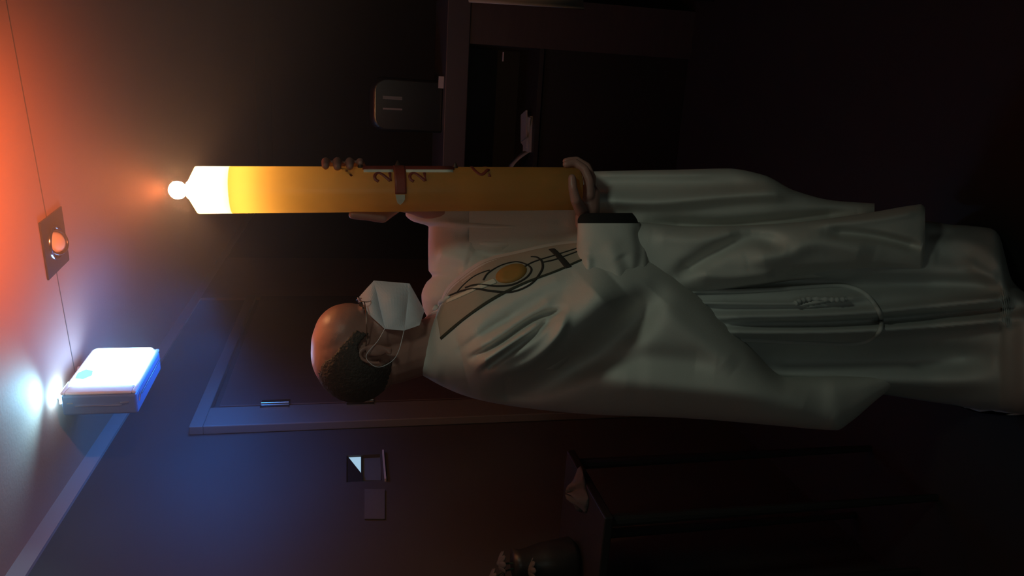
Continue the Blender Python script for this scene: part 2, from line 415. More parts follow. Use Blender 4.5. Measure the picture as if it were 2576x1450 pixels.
# added blue spots near the lamp that tint the wall and ceiling
for (u, v, w, e_, c) in ((-.1, 2.0, .05, 1.5, (.02, .25, 1.0)), (.7, 2.0, .10, 7.5, (.02, .25, 1.0)), (1.6, 1.7, .12, 8.0, (.02, .25, 1.0))):
    l = bpy.data.lights.new('blue_fill', 'SPOT'); l.spot_size = math.radians(165); l.spot_blend = .6; l.energy = e_; l.color = c; l.shadow_soft_size = .09
    lo_ = bpy.data.objects.new('blue_fill', l); S.collection.objects.link(lo_); lo_.parent = lamp
    lo_.matrix_parent_inverse = lamp.matrix_basis.inverted(); lo_.matrix_basis = Matrix.Translation(lp(u, v, w)) @ (-wn + UP * (.35 if u < 1 else 1.1) - wd * .1).to_track_quat('-Z', 'Y').to_matrix().to_4x4()

# added spot at the lamp's near upper corner, brightens the ceiling there
l = bpy.data.lights.new('corner_fill', 'SPOT'); l.energy = 9.0; l.color = (.22, .70, 1.0); l.spot_size = math.radians(120); l.spot_blend = 1.0; l.shadow_soft_size = .02
lo_ = bpy.data.objects.new('corner_fill', l); S.collection.objects.link(lo_); lo_.parent = lamp; lo_.matrix_parent_inverse = lamp.matrix_basis.inverted()
lo_.matrix_basis = Matrix.Translation(lp(-.06, .22, .03)) @ (-ld + UP * .42 + ln * .1).to_track_quat('-Z', 'Y').to_matrix().to_4x4()

# ================================================================ CABINET ON THE RIGHT
ca = PZ(1705, 1030 * 0 + 420, 0); cb = PZ(1750, 30, 0)
cx = (cb - ca); cx.normalize(); cy = Vector((-cx.y, cx.x, 0))
ca = ca - cx * .35
ZT = onplane(1118, 250, ca, cy).z; ZF = onplane(1175, 250, ca, cy).z; ZS = onplane(1346, 330, ca, cy).z
endr = onplane(1400, 125, ca, cy); wr = (endr - ca).dot(cx); CW = (cb - ca).dot(cx); CD = .45
M_cab = mat('cabinet_wood', (.055, .045, .045), .5, noise=.2, nscale=6, stretch=(1, 1, 12))
M_cab2 = mat('cabinet_top', (.055, .053, .060), .5)
cab = empty('open_cabinet', ca + cx * CW / 2, 'dark open-fronted cabinet with a thick top, behind the candle', 'cabinet')
mb = MB(); mb.box(ca + UP * ZF - cy * .01, cx * CW, cy * (CD + .02), UP * (ZT - ZF)); bevel(mb.build('top', M_cab2, cab), .004)
mb = MB(); mb.box(ca, cx * .02, cy * CD, UP * ZF); mb.build('side_panel', M_cab, cab)
mb = MB(); mb.box(ca + cx * wr, cx * (CW - wr), cy * CD, UP * ZF); mb.build('side_panel', M_cab, cab)
mb = MB(); mb.box(ca + cy * (CD - .015) + cx * .02, cx * (wr - .02), cy * .015, UP * ZF); mb.build('back_panel', M_black, cab)
mb = MB(); mb.box(ca + cx * .02 + UP * (ZS - .02) + cy * .003, cx * (wr - .02), cy * (CD - .02), UP * .02); mb.build('shelf', mat('cab_shelf', (.02, .02, .02), .5), cab)
mb = MB(); mb.box(ca + cx * .02 + cy * .02, cx * (wr - .02), cy * .02, UP * (ZS - .03)); mb.build('lower_front', M_black, cab)
zl = onplane(1268, 140, ca, cy); mb = MB(); mb.box(Vector((zl.x, zl.y, zl.z)) - cx * .025 + cy * .004 , cx * .04, cy * .02, UP * .003); 
o = mb.build('card_holder', mat('pale_strip', (.5, .45, .45), .5), cab)
# papers and booklets on the shelf
def on_shelf(x, y, back): 
    p = onplane(x, y, ca + cy * back, cy); return p
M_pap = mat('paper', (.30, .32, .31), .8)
pc = on_shelf(1346, 330, .10)
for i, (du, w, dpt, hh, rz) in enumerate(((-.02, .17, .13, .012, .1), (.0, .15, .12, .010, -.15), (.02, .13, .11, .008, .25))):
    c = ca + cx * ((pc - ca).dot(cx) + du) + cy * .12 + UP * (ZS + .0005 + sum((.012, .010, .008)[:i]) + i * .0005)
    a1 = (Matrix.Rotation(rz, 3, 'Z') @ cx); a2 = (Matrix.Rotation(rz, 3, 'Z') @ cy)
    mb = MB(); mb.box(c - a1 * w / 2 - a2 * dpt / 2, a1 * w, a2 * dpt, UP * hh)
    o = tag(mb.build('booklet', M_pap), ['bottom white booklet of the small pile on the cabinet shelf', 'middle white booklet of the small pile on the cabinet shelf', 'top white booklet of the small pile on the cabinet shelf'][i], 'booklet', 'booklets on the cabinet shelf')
# slanting folded sheet leaning beside the pile
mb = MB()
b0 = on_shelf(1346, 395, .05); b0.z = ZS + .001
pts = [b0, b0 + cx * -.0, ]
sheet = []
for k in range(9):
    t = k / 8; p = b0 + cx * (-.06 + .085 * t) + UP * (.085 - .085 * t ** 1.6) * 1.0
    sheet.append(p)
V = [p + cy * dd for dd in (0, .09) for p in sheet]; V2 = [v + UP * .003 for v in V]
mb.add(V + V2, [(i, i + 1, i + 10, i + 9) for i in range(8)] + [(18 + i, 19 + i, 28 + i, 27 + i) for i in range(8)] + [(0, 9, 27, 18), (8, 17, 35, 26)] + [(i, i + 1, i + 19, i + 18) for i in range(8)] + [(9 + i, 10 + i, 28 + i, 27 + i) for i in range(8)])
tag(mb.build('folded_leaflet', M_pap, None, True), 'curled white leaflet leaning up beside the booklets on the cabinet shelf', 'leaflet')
# black rounded machine standing on the cabinet
mc0 = onplane(1118, 338, ca + cy * .06, cy); mc1 = onplane(1118, 202, ca + cy * .06, cy); mt = onplane(930, 270, ca + cy * .06, cy).z
u0 = (mc0 - ca).dot(cx); u1 = (mc1 - ca).dot(cx); mw = u1 - u0; mh = mt - ZT
mac = empty('black_machine', ca + cx * (u0 + mw / 2) + cy * .2 + UP * ZT, 'black rounded box-shaped machine with painted highlights standing on the cabinet', 'machine')
def rprof(w, h, r, n=7):
    out = [(-w / 2 * .97, 0), (w / 2 * .97, 0)]
    for cu, cv, a0 in ((w / 2 - r, h - r, 0), (-w / 2 + r, h - r, 90)):
        for k in range(n + 1):
            a = math.radians(a0 + 90 * k / n); out.append((cu + r * math.cos(a), cv + r * math.sin(a)))
    return out
base = ca + cx * (u0 + mw / 2) + UP * ZT
pr = rprof(mw, mh, mw * .26); k = len(pr); V = []
for dd, sc in ((.06, .94), (.075, 1.0), (.30, 1.0), (.315, .94)):
    V += [base + cy * dd + cx * (u * sc) + UP * (v * (sc if v > 0 else 1)) for u, v in pr]
Fc = [tuple(range(k)), tuple(range(3 * k, 4 * k))]
for j in range(3): Fc += [(j * k + i, j * k + (i + 1) % k, (j + 1) * k + (i + 1) % k, (j + 1) * k + i) for i in range(k)]
bevel(link('casing', V, Fc, mat('gloss_black', (.008, .008, .009), .25), mac), .006, 3)
for y0, y1, m_ in ((241, 252, mat('highlight_dull', (.12, .13, .12), .3)), (271, 278, mat('highlight_bright', (.22, .20, .18), .2))):  # highlights on the casing, painted as pale strips
    A_ = onplane(963, y0, ca + cy * .057, cy); B_ = onplane(1012, y1, ca + cy * .057, cy)
    mb = MB(); mb.box(Vector((B_.x, B_.y, B_.z)), cx * abs((A_ - B_).dot(cx)), cy * .006, UP * (A_.z - B_.z)); mb.build('front_highlight', m_, mac)
A_ = onplane(1103, 222, ca + cy * .04, cy); B_ = onplane(1120, 193, ca + cy * .04, cy)
mb = MB(); w_ = (B_ - A_).dot(cx); mb.box(A_ - UP * (A_.z - ZT - .0006), cx * w_, cy * .008, UP * (A_.z - ZT))
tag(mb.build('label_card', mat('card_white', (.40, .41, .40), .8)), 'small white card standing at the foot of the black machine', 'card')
# white cloth at the far right
pL = P(1180, 4, 3.0); pR = P(1480, 11, 3.0)
cl = MB(); V = []; nf = 28
for i in range(nf + 1):
    t = i / nf; off = .02 * math.sin(t * 22) ; 
    for z in (pL.z, (pL.z + pR.z) / 2, pR.z):
        tt = (pL.z - z) / (pL.z - pR.z)
        V.append(Vector((pL.x + (pR.x - pL.x) * tt + .5 * t, 3.0 + off + .05 * tt, z)))
        V.append(Vector((pL.x + (pR.x - pL.x) * tt + .5 * t, 3.008 + off + .05 * tt, z)))
Fc = []
for i in range(nf):
    a = i * 6; b = a + 6
    Fc += [(a, b, b + 2, a + 2), (a + 2, b + 2, b + 4, a + 4), (a + 1, b + 1, b + 3, a + 3), (a + 3, b + 3, b + 5, a + 5), (a, b, b + 1, a + 1), (a + 4, b + 4, b + 5, a + 5)]
    if i == 0: Fc += [(a, a + 1, a + 3, a + 2), (a + 2, a + 3, a + 5, a + 4)]
rb = empty('draped_rail', (pL.x + .25, 3.0, 0), 'pale cloth hung over a dark rail stand at the edge beyond the cabinet', 'cloth')
link('cloth', V, Fc, mat('pale_green_cloth', (.42, .45, .42), .9), rb, True)
mb = MB(); mb.tube([(pL.x - .0 + .01, 3.004, pL.z + .008), (pL.x + .5, 3.004, pL.z + .008)], .008, 10)
for dx in (.12, .46): mb.tube([(pL.x + dx, 3.05, pL.z + .008), (pL.x + dx, 3.05, .0)], .010, 10)
mb.build('rail', M_black, rb)
# ================================================================ DIM THINGS ON THE LEFT
tb = P(1470, 1300, 2.0)
tab = empty('dark_side_table', (-1.02, 2.0, 0), 'small dark table standing at the left by the open doorway', 'table')
tc_ = Vector((-.66, 1.93, 0)); TZ = P(1466, 1240, 1.9).z
tab.location = (tc_.x, tc_.y, 0)
M_dk = mat('dark_lacquer', (.03, .028, .028), .4)
mb = MB(); mb.cbox(tc_ + UP * (TZ - .012), wd, wn, UP, .34, .30, .024); bevel(mb.build('table_top', M_dk, tab), .004)
for a_ in (-.14, .14):
    for b_ in (-.12, .12):
        mb = MB(); p = tc_ + wd * a_ + wn * b_; mb.tube([p, p + UP * (TZ - .024)], [.011, .016], 10); mb.build('leg', M_dk, tab)
# crumpled white cloth
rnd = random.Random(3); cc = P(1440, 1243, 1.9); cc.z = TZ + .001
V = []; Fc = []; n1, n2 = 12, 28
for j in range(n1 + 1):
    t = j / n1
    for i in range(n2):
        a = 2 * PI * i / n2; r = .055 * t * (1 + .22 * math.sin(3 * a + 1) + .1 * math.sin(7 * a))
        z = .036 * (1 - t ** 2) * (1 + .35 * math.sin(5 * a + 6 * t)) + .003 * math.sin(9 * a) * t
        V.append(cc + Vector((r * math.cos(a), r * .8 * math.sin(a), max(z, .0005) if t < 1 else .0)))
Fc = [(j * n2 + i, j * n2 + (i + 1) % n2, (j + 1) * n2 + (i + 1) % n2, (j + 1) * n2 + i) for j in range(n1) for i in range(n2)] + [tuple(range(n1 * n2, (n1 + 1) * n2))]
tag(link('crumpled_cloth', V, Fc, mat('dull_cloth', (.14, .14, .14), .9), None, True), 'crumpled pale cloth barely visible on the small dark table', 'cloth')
# pale flowers at the very edge
vc = P(1440, 1425, 1.95); vz = TZ
vs_ = empty('flower_vase', (vc.x + .02, vc.y, 0), 'dark vase of dim pale flowers standing on the small dark table', 'flowers')
vb = Vector((vc.x + .02, vc.y, 0))
mb = MB(); mb.lathe(vb + UP * .001, [(.040, TZ), (.06, TZ + .02), (.05, TZ + .10), (.035, TZ + .16), (.04, TZ + .18)], n=24)
mb.build('vase', M_dk, vs_, True)
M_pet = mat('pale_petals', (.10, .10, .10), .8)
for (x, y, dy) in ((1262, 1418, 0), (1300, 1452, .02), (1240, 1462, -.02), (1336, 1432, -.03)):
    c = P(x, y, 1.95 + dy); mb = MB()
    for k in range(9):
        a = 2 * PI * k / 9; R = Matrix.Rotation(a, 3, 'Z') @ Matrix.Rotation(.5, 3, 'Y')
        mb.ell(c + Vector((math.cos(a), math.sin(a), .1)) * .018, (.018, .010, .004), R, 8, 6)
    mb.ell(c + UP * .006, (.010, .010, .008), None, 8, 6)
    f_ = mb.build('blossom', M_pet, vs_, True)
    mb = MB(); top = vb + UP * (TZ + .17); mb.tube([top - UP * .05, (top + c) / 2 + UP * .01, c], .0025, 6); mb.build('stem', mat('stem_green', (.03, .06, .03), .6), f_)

# ================================================================ CANDLE
CY = 1.66; CR = .0497
cb0 = P(1452, 475, CY); ct0 = P(497, 478.5, CY)
cax = (ct0 - cb0); CL = cax.length; cax.normalize()
cex = Vector((1, 0, 0)); cex = (cex - cax * cex.dot(cax)).normalized(); cey = cax.cross(cex)   # cex right, cey away
def cp(x, phi, r=CR):
    """point on the candle surface at photo row x; phi 0 = right edge, -90 = towards the camera"""
    h = (P(x, 477, CY) - cb0).dot(cax); a = math.radians(phi)
    return cb0 + cax * h + (cex * math.cos(a) + cey * math.sin(a)) * r
def cpn(phi):
    a = math.radians(phi); return cex * math.cos(a) + cey * math.sin(a)
can = empty('paschal_candle', cb0, 'tall thick burning wax candle with a red cross and numerals, held upright by the person', 'candle')
wx = bpy.data.materials.new('translucent_wax'); wx.use_nodes = True
t_ = wx.node_tree; t_.nodes.clear()
wo_ = t_.nodes.new('ShaderNodeOutputMaterial'); tr = t_.nodes.new('ShaderNodeBsdfTranslucent'); df = t_.nodes.new('ShaderNodeBsdfDiffuse'); gy = t_.nodes.new('ShaderNodeBsdfGlossy')
m1 = t_.nodes.new('ShaderNodeMixShader'); m2 = t_.nodes.new('ShaderNodeMixShader')
nz = t_.nodes.new('ShaderNodeTexNoise'); nz.inputs['Scale'].default_value = 14; tcn = t_.nodes.new('ShaderNodeTexCoord'); t_.links.new(tcn.outputs['Object'], nz.inputs[0])
cr = t_.nodes.new('ShaderNodeMix'); cr.data_type = 'RGBA'; cr.inputs[6].default_value = (.72, .47, .17, 1); cr.inputs[7].default_value = (.78, .54, .22, 1)
t_.links.new(nz.outputs[0], cr.inputs[0]); t_.links.new(cr.outputs[2], tr.inputs[0]); t_.links.new(cr.outputs[2], df.inputs[0])
gy.inputs['Roughness'].default_value = .35; gy.inputs[0].default_value = (.9, .9, .85, 1)
m1.inputs[0].default_value = .24; m2.inputs[0].default_value = .04
t_.links.new(tr.outputs[0], m1.inputs[1]); t_.links.new(df.outputs[0], m1.inputs[2]); t_.links.new(m1.outputs[0], m2.inputs[1]); t_.links.new(gy.outputs[0], m2.inputs[2]); t_.links.new(m2.outputs[0], wo_.inputs[0])
prof = [(0, 0), (CR * .93, 0), (CR, .004)] + [(CR, CL * k / 24) for k in range(1, 24)] + [(CR, CL - .002), (CR * .985, CL + .001), (CR * .40, CL + .017), (CR * .33, CL + .021), (0, CL + .0215)]
mb = MB(); mb.lathe(cb0, prof, ax=cax, n=64, caps=False)
for xs_ in (582, 1150):            # added inner discs that hold back light within the candle
    hh = (P(xs_, 477, CY) - cb0).dot(cax); mb.lathe(cb0, [(0, hh), (CR * .995, hh)], ax=cax, n=64, caps=False)
mb.build('wax_body', wx, can, True)
wk0 = cb0 + cax * (CL + .021)
mb = MB(); mb.tube([wk0 - cax * .002, wk0 + cax * .006, wk0 + cax * .012 + cex * .001], [.0016, .0015, .001], 8); mb.build('wick', M_black, can)
mb = MB(); mb.lathe(wk0 + cax * .001, [(.0, 0), (.011, .002), (.0165, .008), (.0190, .017), (.0175, .025), (.012, .031), (.005, .0345), (0, .0355)], ax=cax, n=24, caps=False)
fm = bpy.data.materials.new('flame'); fm.use_nodes = True; f_ = fm.node_tree; f_.nodes.clear()
fo = f_.nodes.new('ShaderNodeOutputMaterial'); fe = f_.nodes.new('ShaderNodeEmission'); fe.inputs[0].default_value = (*FLAME_C, 1); fe.inputs[1].default_value = FLAME_L
f_.links.new(fe.outputs[0], fo.inputs[0]); mb.build('flame', fm, can, True)
ul = bpy.data.lights.new('ceiling_fill', 'SPOT'); ul.energy = 85.0; ul.color = (1.0, .19, .05); ul.spot_size = math.radians(84); ul.spot_blend = 1.0; ul.shadow_soft_size = .018  # added spot above the flame that reddens the ceiling
uo = bpy.data.objects.new('ceiling_fill', ul); S.collection.objects.link(uo); uo.parent = can; uo.matrix_parent_inverse = can.matrix_basis.inverted()
uo.matrix_basis = Matrix.Translation(wk0 + cax * .039) @ (Vector((.25, 2.25, 2.5)) - wk0).to_track_quat('-Z', 'Y').to_matrix().to_4x4()
# added point lights inside the wax, imitating flame light carried down
def cl_light(x, e, col, r=.012):
    l = bpy.data.lights.new('wax_fill', 'POINT'); l.energy = e; l.color = col; l.shadow_soft_size = r
    o = bpy.data.objects.new('wax_fill', l); S.collection.objects.link(o); o.parent = can
    o.matrix_parent_inverse = can.matrix_basis.inverted()
    h = (P(x, 477, CY) - cb0).dot(cax); o.location = cb0 + cax * h
WAX = [(512, 1.5, (1, .80, .5), .012), (552, 1.1, (1, .78, .42), .012), (606, .28, (1, .66, .20), .012), (645, .05, (1, .52, .16), .012), (690, .022, (1, .54, .20), .012), (745, .013, (1, .62, .26), .014), (815, .007, (1, .66, .30), .016), (900, .003, (1, .60, .25), .016), (1000, .0012, (1, .54, .18), .016), (1180, .0009, (1, .55, .12), .016), (1340, .0006, (1, .55, .10), .016)]
for w_ in WAX: cl_light(*w_)
M_red = mat('dark_red_wax', (.26, .045, .03), .45); M_gold_shine = mat('gold_edge_shine', (.92, .88, .76), .3)
def cstrip(x0, x1, p0, p1, dr, name, m, n=20):
    """raised strip on the candle between rows x0..x1 and angles p0..p1"""
    V = []; Fc = []
    nx = 6
    for r in (CR - .001, CR + dr):
        for i in range(nx + 1):
            for j in range(n + 1):
                V.append(cp(x0 + (x1 - x0) * i / nx, p0 + (p1 - p0) * j / n, r))
    w = n + 1; o2 = (nx + 1) * w
    for i in range(nx):
        for j in range(n):
            a = i * w + j; Fc.append((a, a + 1, a + w + 1, a + w)); Fc.append((o2 + a, o2 + a + w, o2 + a + w + 1, o2 + a + 1))
    for j in range(n): Fc += [(j, o2 + j, o2 + j + 1, j + 1), (nx * w + j, nx * w + j + 1, o2 + nx * w + j + 1, o2 + nx * w + j)]
    for i in range(nx): Fc += [(i * w, (i + 1) * w, o2 + (i + 1) * w, o2 + i * w), (i * w + n, o2 + i * w + n, o2 + (i + 1) * w + n, (i + 1) * w + n)]
    return link(name, V, Fc, m, can, True)
cstrip(913, 1140, -39, -6, .0022, 'cross_upright', M_red)
cstrip(990, 1018, -108, 75, .0030, 'cross_arm', M_red, 50)
cstrip(915, 988, -50, -40, .0015, 'gold_edge_shine', M_gold_shine); cstrip(1020, 1136, -50, -40, .0015, 'gold_edge_shine', M_gold_shine)  # gold edges of the cross, their white shine put into the colour
# nails / incense grains: end cap of the arm and the studs on the upright
def stud(x, phi, name, m, L=.010, r=.007):
    c = cp(x, phi, CR); nn = cpn(phi); mb = MB()
    mb.lathe(c, [(r, -.001), (r * 1.05, .002), (r * .8, .005), (r * .35, L * .8), (0, L)], ax=nn, n=14, caps=False); return mb.build(name, m, can, True)
V = []; e1 = lambda x, p: (x, p)
shape = [(991, -110), (1014, -110), (1014, -122), (1009, -130), (1003, -137), (996, -131), (993, -122)]
V = [cp(x, p, CR - .001) for x, p in shape] + [cp(x, p, CR + .0035) for x, p in shape]; k = len(shape)
link('arm_end_cap', V, [tuple(range(k)), tuple(range(k, 2 * k))] + [(i, (i + 1) % k, k + (i + 1) % k, k + i) for i in range(k)], mat('silver_cap', (.75, .78, .66), .3, .3), can)
stud(908, -22, 'wax_nail', mat('dark_nail', (.06, .03, .02), .5), .012, .006); stud(1144, -22, 'wax_nail', M_black if False else mat('dark_nail', (.06, .03, .02), .5), .012, .006)
stud(1003, 2, 'wax_nail', mat('dark_nail', (.06, .03, .02), .5), .016, .008)
def glyph(name, pts2, x0, x1, p0, p1, w=.0019):
    """pts2: strokes in a unit box (u right, v up); x0 bottom row, x1 top row, p0 left angle, p1 right angle"""
    mb = MB()
    for st in pts2:
        sp_ = smooth_poly(st, 6) if len(st) > 2 else np.array(st, float)
        pts = []; nr = []
        for u, v in sp_:
            ph = p0 + (p1 - p0) * u; pts.append(cp(x0 + (x1 - x0) * v, ph, CR + .0004)); nr.append(cpn(ph))
        mb.tube(pts, w, 8, True, (w, .0011), nr)
    return mb.build(name, M_red, can, True)
TWO = [[(.05, .78), (.25, .97), (.6, 1.0), (.88, .85), (.85, .62), (.55, .38), (.1, .05)], [(.08, .04), (.95, .04)]]
ZERO = [[(.5, 1), (.15, .8), (.08, .5), (.15, .2), (.5, 0), (.85, .2), (.92, .5), (.85, .8), (.5, 1)]]
ONE = [[(.25, .75), (.55, 1)], [(.55, 1), (.55, 0)]]
glyph('numeral', TWO, 981, 942, -79, -50, .0034); glyph('numeral', TWO, 1066, 1028, -79, -50, .0034)
glyph('numeral', ZERO, 981, 942, 12, 40); glyph('numeral', ONE, 1066, 1028, 12, 40)
glyph('alpha_letter', [[(.02, .0), (.5, 1)], [(.5, 1), (.98, 0)], [(.2, .35), (.8, .35)]], 886, 850, -64, 22, .0026)
glyph('omega_letter', [[(-.0, .02), (.32, .02)], [(.32, .02), (.12, .35), (.08, .62), (.25, .9), (.5, 1), (.75, .9), (.92, .62), (.88, .35), (.68, .02)], [(.68, .02), (1.0, .02)]], 1224, 1186, -64, 25, .0038)

# ================================================================ PERSON
foot = P(2450, 800, 1.68); foot.z = 0
per = empty('person', foot, 'person in a white chasuble and white face mask holding a tall burning candle', 'person')

class Ring:
    """closed draped tube. axis 'x': rows of (x, ylo, yhi, Yc, R); axis 'y': rows of (y, xlo, xhi, Yc, R)"""
    def __init__(s, axis, rows, strokes=(), p=2.4, n=None, far=.8, step=4.0):
        s.axis = axis; s.r = np.array(rows, float); s.st = strokes; s.p = p; s.far = far; s.step = step
    def at(s, q):
        return [pchip(s.r[:, 0], s.r[:, k], q) for k in (1, 2, 3, 4)]
    def disp(s, x, y):
        d = np.zeros_like(x)
        for pts, amp, w in s.st:
            pl = smooth_poly(pts, 5) if len(pts) > 2 else np.array(pts, float)
            best = np.full_like(x, 1e9)
            L = np.concatenate([[0], np.cumsum(np.hypot(*np.diff(pl[:, :2], axis=0).T))]); tot = L[-1]
            tb = np.zeros_like(x)
            for i in range(len(pl) - 1):
                ax_, ay_ = pl[i][:2]; bx, by = pl[i + 1][:2]
                dx, dy = bx - ax_, by - ay_; l2 = dx * dx + dy * dy + 1e-9
                t = np.clip(((x - ax_) * dx + (y - ay_) * dy) / l2, 0, 1)
                dd = np.hypot(x - ax_ - t * dx, y - ay_ - t * dy)
                m_ = dd < best; best = np.where(m_, dd, best); tb = np.where(m_, (L[i] + t * math.sqrt(l2)) / tot, tb)
            fade = np.clip(np.minimum(tb, 1 - tb) * 6 + .25, 0, 1)
            d += amp * np.exp(-(best / w) ** 2) * fade
        return d
    def near(s, x, y):
        x = np.asarray(x, float); y = np.asarray(y, float)
        q, o = (x, y) if s.axis == 'x' else (y, x)
        lo, hi, Yc, R = s.at(q); t = np.clip((2 * o - lo - hi) / (hi - lo), -1, 1)
        b = np.maximum(1 - np.abs(t) ** s.p, 0) ** (1 / s.p)
        return Yc - R * b - s.disp(x, y) * np.clip(b * 1.6, 0, 1)
    def pt(s, x, y, off=0.0):
        return P(x, y, float(s.near(np.array([x]), np.array([y]))[0]) - off)
    def mesh(s, mb):
        q0, q1 = s.r[0, 0], s.r[-1, 0]; nq = max(8, int((q1 - q0) / s.step)); nn = 110; nf = 26
        qs = np.linspace(q0, q1, nq + 1)
        lo, hi, Yc, R = s.at(qs)
        tn = -np.cos(np.linspace(0, PI, nn + 1)); tn = .5 * tn + .5 * np.linspace(-1, 1, nn + 1)
        V = []
        for i, q in enumerate(qs):
            o = (lo[i] + hi[i]) / 2 + tn * (hi[i] - lo[i]) / 2; qq = np.full_like(o, q)
            x, y = (qq, o) if s.axis == 'x' else (o, qq)
            Yn = s.near(x, y); pn = PN(x, y, Yn)
            tf = np.cos(PI * np.arange(1, nf) / nf); o2 = (lo[i] + hi[i]) / 2 + tf * (hi[i] - lo[i]) / 2; q2 = np.full_like(o2, q)
            x2, y2 = (q2, o2) if s.axis == 'x' else (o2, q2)
            Yf = Yc[i] + R[i] * s.far * np.sqrt(np.maximum(1 - tf ** 2, 0))
            pf = PN(x2, y2, Yf)
            V += [Vector(p) for p in pn] + [Vector(p) for p in pf]
        m = nn + 1 + nf - 1
        Fc = [(i * m + k, i * m + (k + 1) % m, (i + 1) * m + (k + 1) % m, (i + 1) * m + k) for i in range(nq) for k in range(m)]
        mb.add(V, Fc)

# --- chasuble: body with near drape
drape = Ring('x', [
 # x, ylo, yhi, Yc, R
 (1046, 920, 930, 1.63, .015), (1060, 882, 943, 1.63, .045), (1077, 842, 953, 1.64, .07), (1096, 795, 964, 1.65, .105), (1120, 730, 976, 1.68, .155), (1160, 690, 993, 1.70, .20),
 (1220, 652, 1010, 1.70, .225), (1300, 631, 1024, 1.70, .235), (1400, 610, 1036, 1.70, .24), (1500, 600, 1044, 1.69, .24), (1600, 620, 1048, 1.68, .235),
 (1640, 640, 1049, 1.67, .23), (1760, 740, 1055, 1.66, .21), (1870, 850, 1064, 1.65, .19), (1980, 949, 1074, 1.63, .14), (2060, 947, 1081, 1.62, .11),
 (2105, 946, 1083, 1.61, .10), (2140, 946, 1062, 1.61, .085), (2200, 945, 1011, 1.61, .06), (2255, 945, 966, 1.61, .03), (2276, 945, 947, 1.61, .006)],
 strokes=[
 ([(1165, 915), (1300, 878), (1430, 815), (1550, 710)], .085, 66),       # the arm under the cloth
 ([(1210, 1005), (1320, 985), (1450, 920), (1570, 830), (1650, 740)], -.075, 38),      # hollow below the arm
 ([(1186, 900), (1260, 860), (1340, 806), (1420, 778)], -.034, 8),
 ([(1215, 872), (1300, 815), (1400, 745)], .014, 13),
 ([(1212, 935), (1290, 880), (1350, 835), (1395, 792)], -.032, 9),
 ([(1200, 925), (1290, 862), (1370, 820)], .018, 10),
 ([(1230, 950), (1330, 915), (1400, 850), (1425, 790)], .022, 13),
 ([(1150, 860), (1230, 800), (1330, 740), (1440, 690)], .014, 20),
 ([(1160, 880), (1230, 830), (1300, 790)], -.008, 9),
 
 ([(1120, 735), (1200, 690), (1300, 655)], .006, 14),
 ([(1650, 760), (1750, 850), (1850, 930)], .012, 30), ([(1500, 960), (1700, 980), (1950, 1000), (2090, 1050)], .022, 34),
 ([(1400, 930), (1600, 900), (1800, 920)], -.020, 30)], p=2.5, step=3.2)
sleeve = Ring('y', [
 (562, 1453, 1611, 1.60, .062), (600, 1452, 1621, 1.585, .068), (640, 1449, 1630, 1.565, .075), (700, 1451, 1636, 1.55, .088), (760, 1446, 1612, 1.55, .10),
 (820, 1420, 1545, 1.56, .115), (880, 1370, 1470, 1.58, .115), (930, 1330, 1410, 1.60, .10)],
 strokes=[([(1480, 640), (1475, 700), (1455, 760)], .012, 12), ([(1530, 600), (1560, 680), (1540, 760)], .008, 22),
 ([(1478, 730), (1505, 760), (1530, 770)], -.016, 9), ([(1500, 700), (1530, 745), (1580, 740)], .010, 12),
 ([(1605, 570), (1612, 640), (1600, 700)], -.010, 12), ([(1440, 790), (1470, 840), (1450, 880)], .012, 14), ([(1560, 640), (1600, 720)], -.010, 18)], p=2.6, step=3.0)
far_sleeve = Ring('y', [
 (430, 1180, 1400, 1.84, .04), (500, 1060, 1430, 1.84, .055), (540, 1020, 1444, 1.84, .062), (556, 1036, 1446, 1.84, .066), (571, 1078, 1446, 1.84, .068), (620, 1077, 1400, 1.845, .075), (680, 1078, 1330, 1.85, .08),
 (695, 1087, 1300, 1.85, .08), (712, 1072, 1270, 1.85, .08), (745, 1060, 1230, 1.84, .075), (775, 1064, 1190, 1.83, .05), (800, 1075, 1160, 1.82, .03)],
 strokes=[([(1160, 590), (1260, 590), (1440, 585)], -.018, 14), ([(1100, 560), (1250, 572), (1440, 566)], .010, 10), ([(1180, 620), (1240, 640), (1330, 625)], -.020, 16),
 ([(1100, 640), (1180, 660)], .010, 16), ([(1155, 690), (1230, 655)], .010, 12)], p=2.4, step=3.2)
panel_a = Ring('x', [
 (1180, 470, 640, 1.82, .05), (1400, 440, 650, 1.82, .06), (1500, 431, 650, 1.80, .075), (1600, 429, 640, 1.79, .085), (1700, 427, 630, 1.78, .09), (1830, 424, 620, 1.77, .09), (1920, 440, 610, 1.76, .09),
 (2000, 480, 606, 1.75, .08), (2100, 505, 590, 1.74, .07), (2200, 512, 562, 1.73, .055)],
 strokes=[([(1480, 500), (1650, 508), (1850, 490), (2020, 484)], .040, 20), ([(1480, 460), (1700, 462), (1900, 465)], -.022, 20), ([(1640, 560), (1800, 566), (1900, 560), (2150, 535)], -.035, 16),
 ([(1500, 436), (1800, 436)], .012, 14)], p=2.4, step=5)
